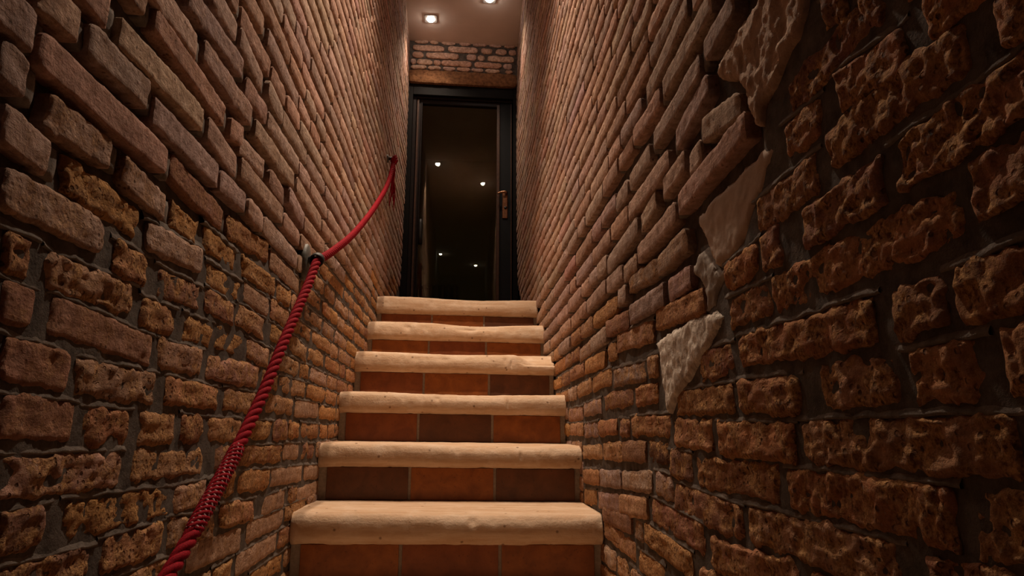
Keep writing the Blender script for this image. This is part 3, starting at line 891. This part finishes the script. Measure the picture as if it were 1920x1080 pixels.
# ------------------------------------------------------------------ staircase
stairs = tag(empty('staircase', (0, Y1, Z1)), 'narrow staircase of worn pale stone treads with brown tiled risers', 'stairs')
NX = 260
ang = np.linspace(math.pi / 2, 3 * math.pi / 2, 25)
arc = np.stack([0.036 + 0.036 * np.sign(np.cos(ang)) * np.abs(np.cos(ang)) ** 0.75, 0.037 * np.sign(np.sin(ang)) * np.abs(np.sin(ang)) ** 0.8], 1)
PROF = np.concatenate([[(0.335, 0.037), (0.26, 0.037), (0.20, 0.037), (0.15, 0.037), (0.11, 0.037), (0.08, 0.037), (0.06, 0.037), (0.047, 0.037)], arc, [(0.06, -0.037), (0.10, -0.037), (0.335, -0.037)]])
WEAR = {0: (0.004, 0.10, 0.30), 1: (0.007, 0.12, 0.22), 2: (0.008, 0.02, 0.25), 3: (0.007, -0.02, 0.22), 4: (0.013, 0.07, 0.16), 5: (0.010, 0.05, 0.22)}
NICK = {1: 0.188, 2: 0.167, 3: 0.202}
TOP = {5: 0.016, 4: 0.010, 3: 0.010, 2: 0.003}; BOT = {0: 0.008}
TILES = {0: 'oro', 1: 'bob', 2: 'rbo', 3: 'rob', 4: 'oro', 5: 'rob'}

def step(k):
    yn, zn = Y1 + k * TREAD, Z1 + k * RISE
    xs = np.linspace(XL - 0.001, XR + 0.001, NX)
    n = len(PROF)
    X = np.repeat(xs, n); Yp = np.tile(PROF[:, 0], NX); Zp = np.tile(PROF[:, 1], NX)
    sd = np.full(len(X), k * 3.17)
    Zp = np.where(Zp > 0, Zp + np.clip(Zp / 0.037, 0, 1) * TOP.get(k, 0), Zp - np.clip(-Zp / 0.037, 0, 1) * BOT.get(k, 0))
    depth, cx, wd = WEAR.get(k, (0.006, 0.05, 0.25))
    front = 1 - sstep(0.04, 0.20, Yp)
    topw = sstep(0.0, 0.034, Zp)
    worn = depth * np.exp(-((X - cx) / wd) ** 2)
    dz = -worn * front * topw
    dy = worn * 0.6 * (1 - sstep(0.0, 0.05, Yp)) * topw
    # broken arris and hollows
    ar = noise(X, Yp * 0.3, sd, 0.05, 40) + 0.6 * noise(X, Yp * 0.3, sd, 0.02, 41)
    chip = np.clip(ar - 0.30, 0, 1) * 0.010 * np.exp(-((Zp - 0.018) / 0.012) ** 2) * (Yp < 0.05)
    dy += chip
    rough = (1 - sstep(0.05, 0.12, Yp))
    nn = 0.0014 * noise(X, Yp, Zp + sd, 0.06, 42) + 0.0010 * noise(X, Yp, Zp + sd, 0.022, 43) + 0.0005 * noise(X, Yp, Zp + sd, 0.009, 44)
    low = np.clip(noise(X, 0 * X, sd, 0.018, 45) - 0.2, 0, 1) * 0.005 * np.exp(-((Zp + 0.034) / 0.008) ** 2) * (Yp < 0.06)
    nick = NICK.get(k)
    if nick is not None: dy += 0.007 * np.exp(-((X - nick) / 0.0025) ** 2) * np.exp(-((Zp - 0.004) / 0.014) ** 2) * (Yp < 0.05)
    # rounded ends against the wall
    endl = np.exp(-(X - xs[0]) / 0.016)
    dy += endl * 0.012 * rough + nn * rough
    dz += nn * 0.7 + low - 0.003 * endl * front
    if k == 3:      # broken corner at the right end
        a = sstep(0.21, 0.30, X)
        cut = a * 0.030 * sstep(0.004, 0.014, Zp) * (1 - sstep(0.050, 0.054, Yp))
        dz -= cut; dy += a * 0.012 * sstep(0.004, 0.02, Zp) * (1 - sstep(0.02, 0.04, Yp))
    V = np.stack([X, yn + Yp + dy, zn + Zp + dz - TILT * X], 1)
    i, j = np.meshgrid(np.arange(NX - 1), np.arange(n), indexing='ij')
    a = (i * n + j).ravel(); b = (i * n + (j + 1) % n).ravel()
    F = [tuple(q) for q in np.stack([a, b, b + n, a + n], 1)]
    F.append(tuple(range(n))[::-1]); F.append(tuple((NX - 1) * n + q for q in range(n)))
    loc = np.array([0, yn, zn])
    o = mesh_obj('stone_tread', V - loc, F, M['nosing'], stairs, loc - np.array([0, Y1, Z1]))
    if k == 3: tag(o, 'stone tread with a broken right corner')
    # riser: grout bed and three clay tiles
    zb, zt = zn - RISE + 0.030 + TOP.get(k - 1, 0), zn - 0.034 - BOT.get(k, 0)
    bm = bmesh.new(); add_box(bm, XL - 0.001, XR + 0.001, 0.041, 0.075, zb - zn, zt - zn)
    for v in bm.verts: v.co.z -= TILT * v.co.x
    rs = bm_obj('riser_bed', bm, M['grout'], stairs); rs.location = loc - np.array([0, Y1, Z1])
    e = [XL + 0.020, XL + 0.020 + 0.262 + rng.uniform(-.004, .004), XL + 0.020 + 0.528 + rng.uniform(-.004, .004), XR - 0.014]
    for t in range(3):
        bm = bmesh.new(); add_box(bm, e[t] + 0.0045, e[t + 1] - 0.0045, 0.036 + rng.uniform(-.0008, .0008), 0.05, zb - zn + 0.008, zt - zn - 0.004, bevel=0.0015)
        for v in bm.verts: v.co.z -= TILT * v.co.x
        bm_obj('riser_tile', bm, M['tile_' + TILES.get(k, 'oro')[t]], rs)
for k in range(-NLOW, 6): step(k)

# ------------------------------------------------------------------ rope handrail
XRP = -0.390
def catmull(P, m=30):
    P = [np.array(p, float) for p in P]
    P = [2 * P[0] - P[1]] + P + [2 * P[-1] - P[-2]]
    out = []
    for i in range(1, len(P) - 2):
        p0, p1, p2, p3 = P[i - 1:i + 3]
        for t in np.linspace(0, 1, m, endpoint=False):
            out.append(0.5 * (2 * p1 + (p2 - p0) * t + (2 * p0 - 5 * p1 + 4 * p2 - p3) * t * t + (3 * p1 - p0 - 3 * p2 + p3) * t ** 3))
    out.append(P[-2])
    return np.array(out)
def resample(Q, ds):
    s = np.concatenate([[0], np.cumsum(np.linalg.norm(np.diff(Q, axis=0), axis=1))])
    t = np.arange(0, s[-1], ds)
    return np.stack([np.interp(t, s, Q[:, i]) for i in range(3)], 1), t
HOOK = (-0.392, 1.712, 0.452); ENDP = (-0.392, 3.345, 1.452)
UP_ = [(XRP, 3.345, 1.440), (XRP, 3.124, 1.228), (XRP, 2.70, 0.951), (XRP, 2.25, 0.697), (XRP, 1.907, 0.533), (XRP, 1.74, 0.462)]
DOWN_ = [(XRP, 1.70, 0.442), (XRP, 1.628, 0.365), (XRP, 1.44, 0.190), (XRP, 1.324, 0.074), (XRP, 1.193, -0.034), (XRP, 1.09, -0.107), (XRP, 0.977, -0.182), (XRP, 0.75, -0.305), (XRP, 0.45, -0.43), (XRP, 0.10, -0.56), (XRP, -0.12, -0.64)]
path, ts = resample(catmull(UP_ + DOWN_), 0.0045)
T = np.gradient(path, axis=0); T /= np.linalg.norm(T, axis=1)[:, None]
A = np.cross(T, np.array([1.0, 0, 0])); A /= np.linalg.norm(A, axis=1)[:, None]
B = np.cross(T, A)
rope = tag(empty('rope_handrail', tuple(path[-1])), 'twisted red rope slung along the left brick wall as a handrail', 'rope')
org = np.array(path[-1])
for s in range(3):
    ph = ts / 0.066 * 2 * math.pi + s * 2 * math.pi / 3
    Q = path + 0.0058 * (np.cos(ph)[:, None] * A + np.sin(ph)[:, None] * B)
    v_, f_ = tube(Q, 0.0064, 8)
    mesh_obj('strand', v_ - org, f_, M['rope'], rope)
# spliced stretch, bound over with cord
i0 = int(np.argmin(np.abs(path[:, 1] - 1.205))); i1 = int(np.argmin(np.abs(path[:, 1] - 1.035)))
def cord(turn, sgn, r_off, rad_, phase):
    ph = sgn * ts[i0:i1] / turn * 2 * math.pi + phase
    env = np.minimum(1, np.minimum(np.arange(i1 - i0), np.arange(i1 - i0)[::-1]) / 3.0)
    return tube(path[i0:i1] + (r_off * (0.9 + 0.1 * env))[:, None] * (np.cos(ph)[:, None] * A[i0:i1] + np.sin(ph)[:, None] * B[i0:i1]), rad_, 6)
v_, f_ = join_tubes([cord(0.055, 1, 0.0100, 0.0042, q * 2 * math.pi / 5) for q in range(5)])
o = mesh_obj('splice_binding', v_ - org, f_, M['rope'], rope); tag(o, 'spliced stretch bound with paler cord')
v_, f_ = join_tubes([cord(0.034, -1, 0.0118, 0.0018, q * 2 * math.pi / 4) for q in range(4)])
mesh_obj('whipping_thread', v_ - org, f_, M['fleck'], rope)
# knot round the upper peg and its frayed tail
kn = []
for q, (r_, dz_) in enumerate([(0.019, 0.012), (0.021, 0.0), (0.019, -0.013)]):
    a = np.linspace(0, 2 * math.pi, 25)
    c = np.array(ENDP) + np.array([0.0, 0.0, dz_])
    kn.append(tube(np.stack([c[0] + 0.010 * np.sin(a) + 0.004 * q, c[1] + r_ * np.cos(a), c[2] + r_ * 0.8 * np.sin(a) + 0.006 * np.cos(a)], 1), 0.0078, 8))
v_, f_ = join_tubes(kn)
mesh_obj('knot', v_ - org, f_, M['rope'], rope)
fr = []
for q in range(11):
    a = rng.uniform(0, 6.28); ln = rng.uniform(0.13, 0.26)
    p0 = np.array(ENDP) + np.array([0.006 * math.cos(a) - 0.004, 0.016 + 0.008 * math.sin(a), -0.012])
    pts = [p0 + np.array([0.010 * u * math.sin(a) + 0.004 * math.sin(9 * u + a), 0.02 * u + 0.020 * u * math.cos(a), -ln * u]) for u in np.linspace(0, 1, 9)]
    fr.append(tube(pts, np.linspace(0.0050, 0.0016, 9), 5))
v_, f_ = join_tubes(fr)
o = mesh_obj('frayed_tail', v_ - org, f_, M['rope'], rope); tag(o, 'frayed loose end of the rope')

# the two wall brackets
def disc_plate(bm_r, ry, rz, th, n=28):
    bm = bmesh.new(); lay = []
    for f, x in ((1.0, -0.012), (1.0, th * 0.5), (0.9, th), (0.45, th * 1.25), (0.02, th * 1.3)):
        lay.append([bm.verts.new((x, ry * f * (1 + 0.03 * math.sin(5 * a)) * math.cos(a), rz * f * math.sin(a))) for a in np.linspace(0, 2 * math.pi, n, endpoint=False)])
    for a, b in zip(lay, lay[1:]):
        for i in range(n): bm.faces.new((a[i], a[(i + 1) % n], b[(i + 1) % n], b[i]))
    bm.faces.new(lay[0][::-1]); bm.faces.new(lay[-1])
    return bm
def bracket(label, yp, zp, hx, hy, hz, ry, rz, ring, tdir):
    t = tag(empty('rope_bracket', (XL + 0.011, yp, zp)), label, 'bracket', 'iron brackets of the rope handrail')
    bm_obj('wall_plate', disc_plate(None, ry, rz, 0.008), M['pewter'], t, True)
    end = np.array([hx - XL - 0.011, hy - yp, hz - zp])
    pts = [np.array([0.004, 0, 0]) + (end - np.array([0.004, 0, 0])) * u + np.array([0, 0, 0.006 * math.sin(math.pi * u)]) for u in np.linspace(0, 1, 8)]
    v_, f_ = tube(pts, np.linspace(0.010, 0.0085, 8), 10)
    mesh_obj('arm', v_, f_, M['iron'], t)
    if ring:
        d = np.array(tdir, float); d /= np.linalg.norm(d)
        u = np.cross(d, [1, 0, 0]); u /= np.linalg.norm(u); w_ = np.cross(d, u)
        bm = bmesh.new(); n = 24; lay = []
        for r_, o_ in ((0.0150, -0.011), (0.0185, -0.011), (0.0192, 0.0), (0.0185, 0.011), (0.0150, 0.011), (0.0145, 0.0)):
            lay.append([bm.verts.new(tuple(end + d * o_ + r_ * (math.cos(a) * u + math.sin(a) * w_))) for a in np.linspace(0, 2 * math.pi, n, endpoint=False)])
        for q in range(6):
            a, b = lay[q], lay[(q + 1) % 6]
            for i in range(n): bm.faces.new((a[i], a[(i + 1) % n], b[(i + 1) % n], b[i]))
        bm_obj('ring', bm, M['iron'], t, True)
    else:
        bm = bmesh.new(); bmesh.ops.create_uvsphere(bm, u_segments=14, v_segments=8, radius=0.012)
        for v in bm.verts: v.co += Vector(end)
        bm_obj('peg_head', bm, M['iron'], t, True)
bracket('dark iron ring bracket on a grey wall plate gripping the rope midway', 1.735, 0.452, *HOOK, 0.030, 0.050, True, (0, 0.9, 0.55))
bracket('small dark iron peg near the door holding the knotted rope end', 3.335, 1.458, ENDP[0] + 0.012, ENDP[1], ENDP[2], 0.022, 0.022, False, (0, 1, 0))
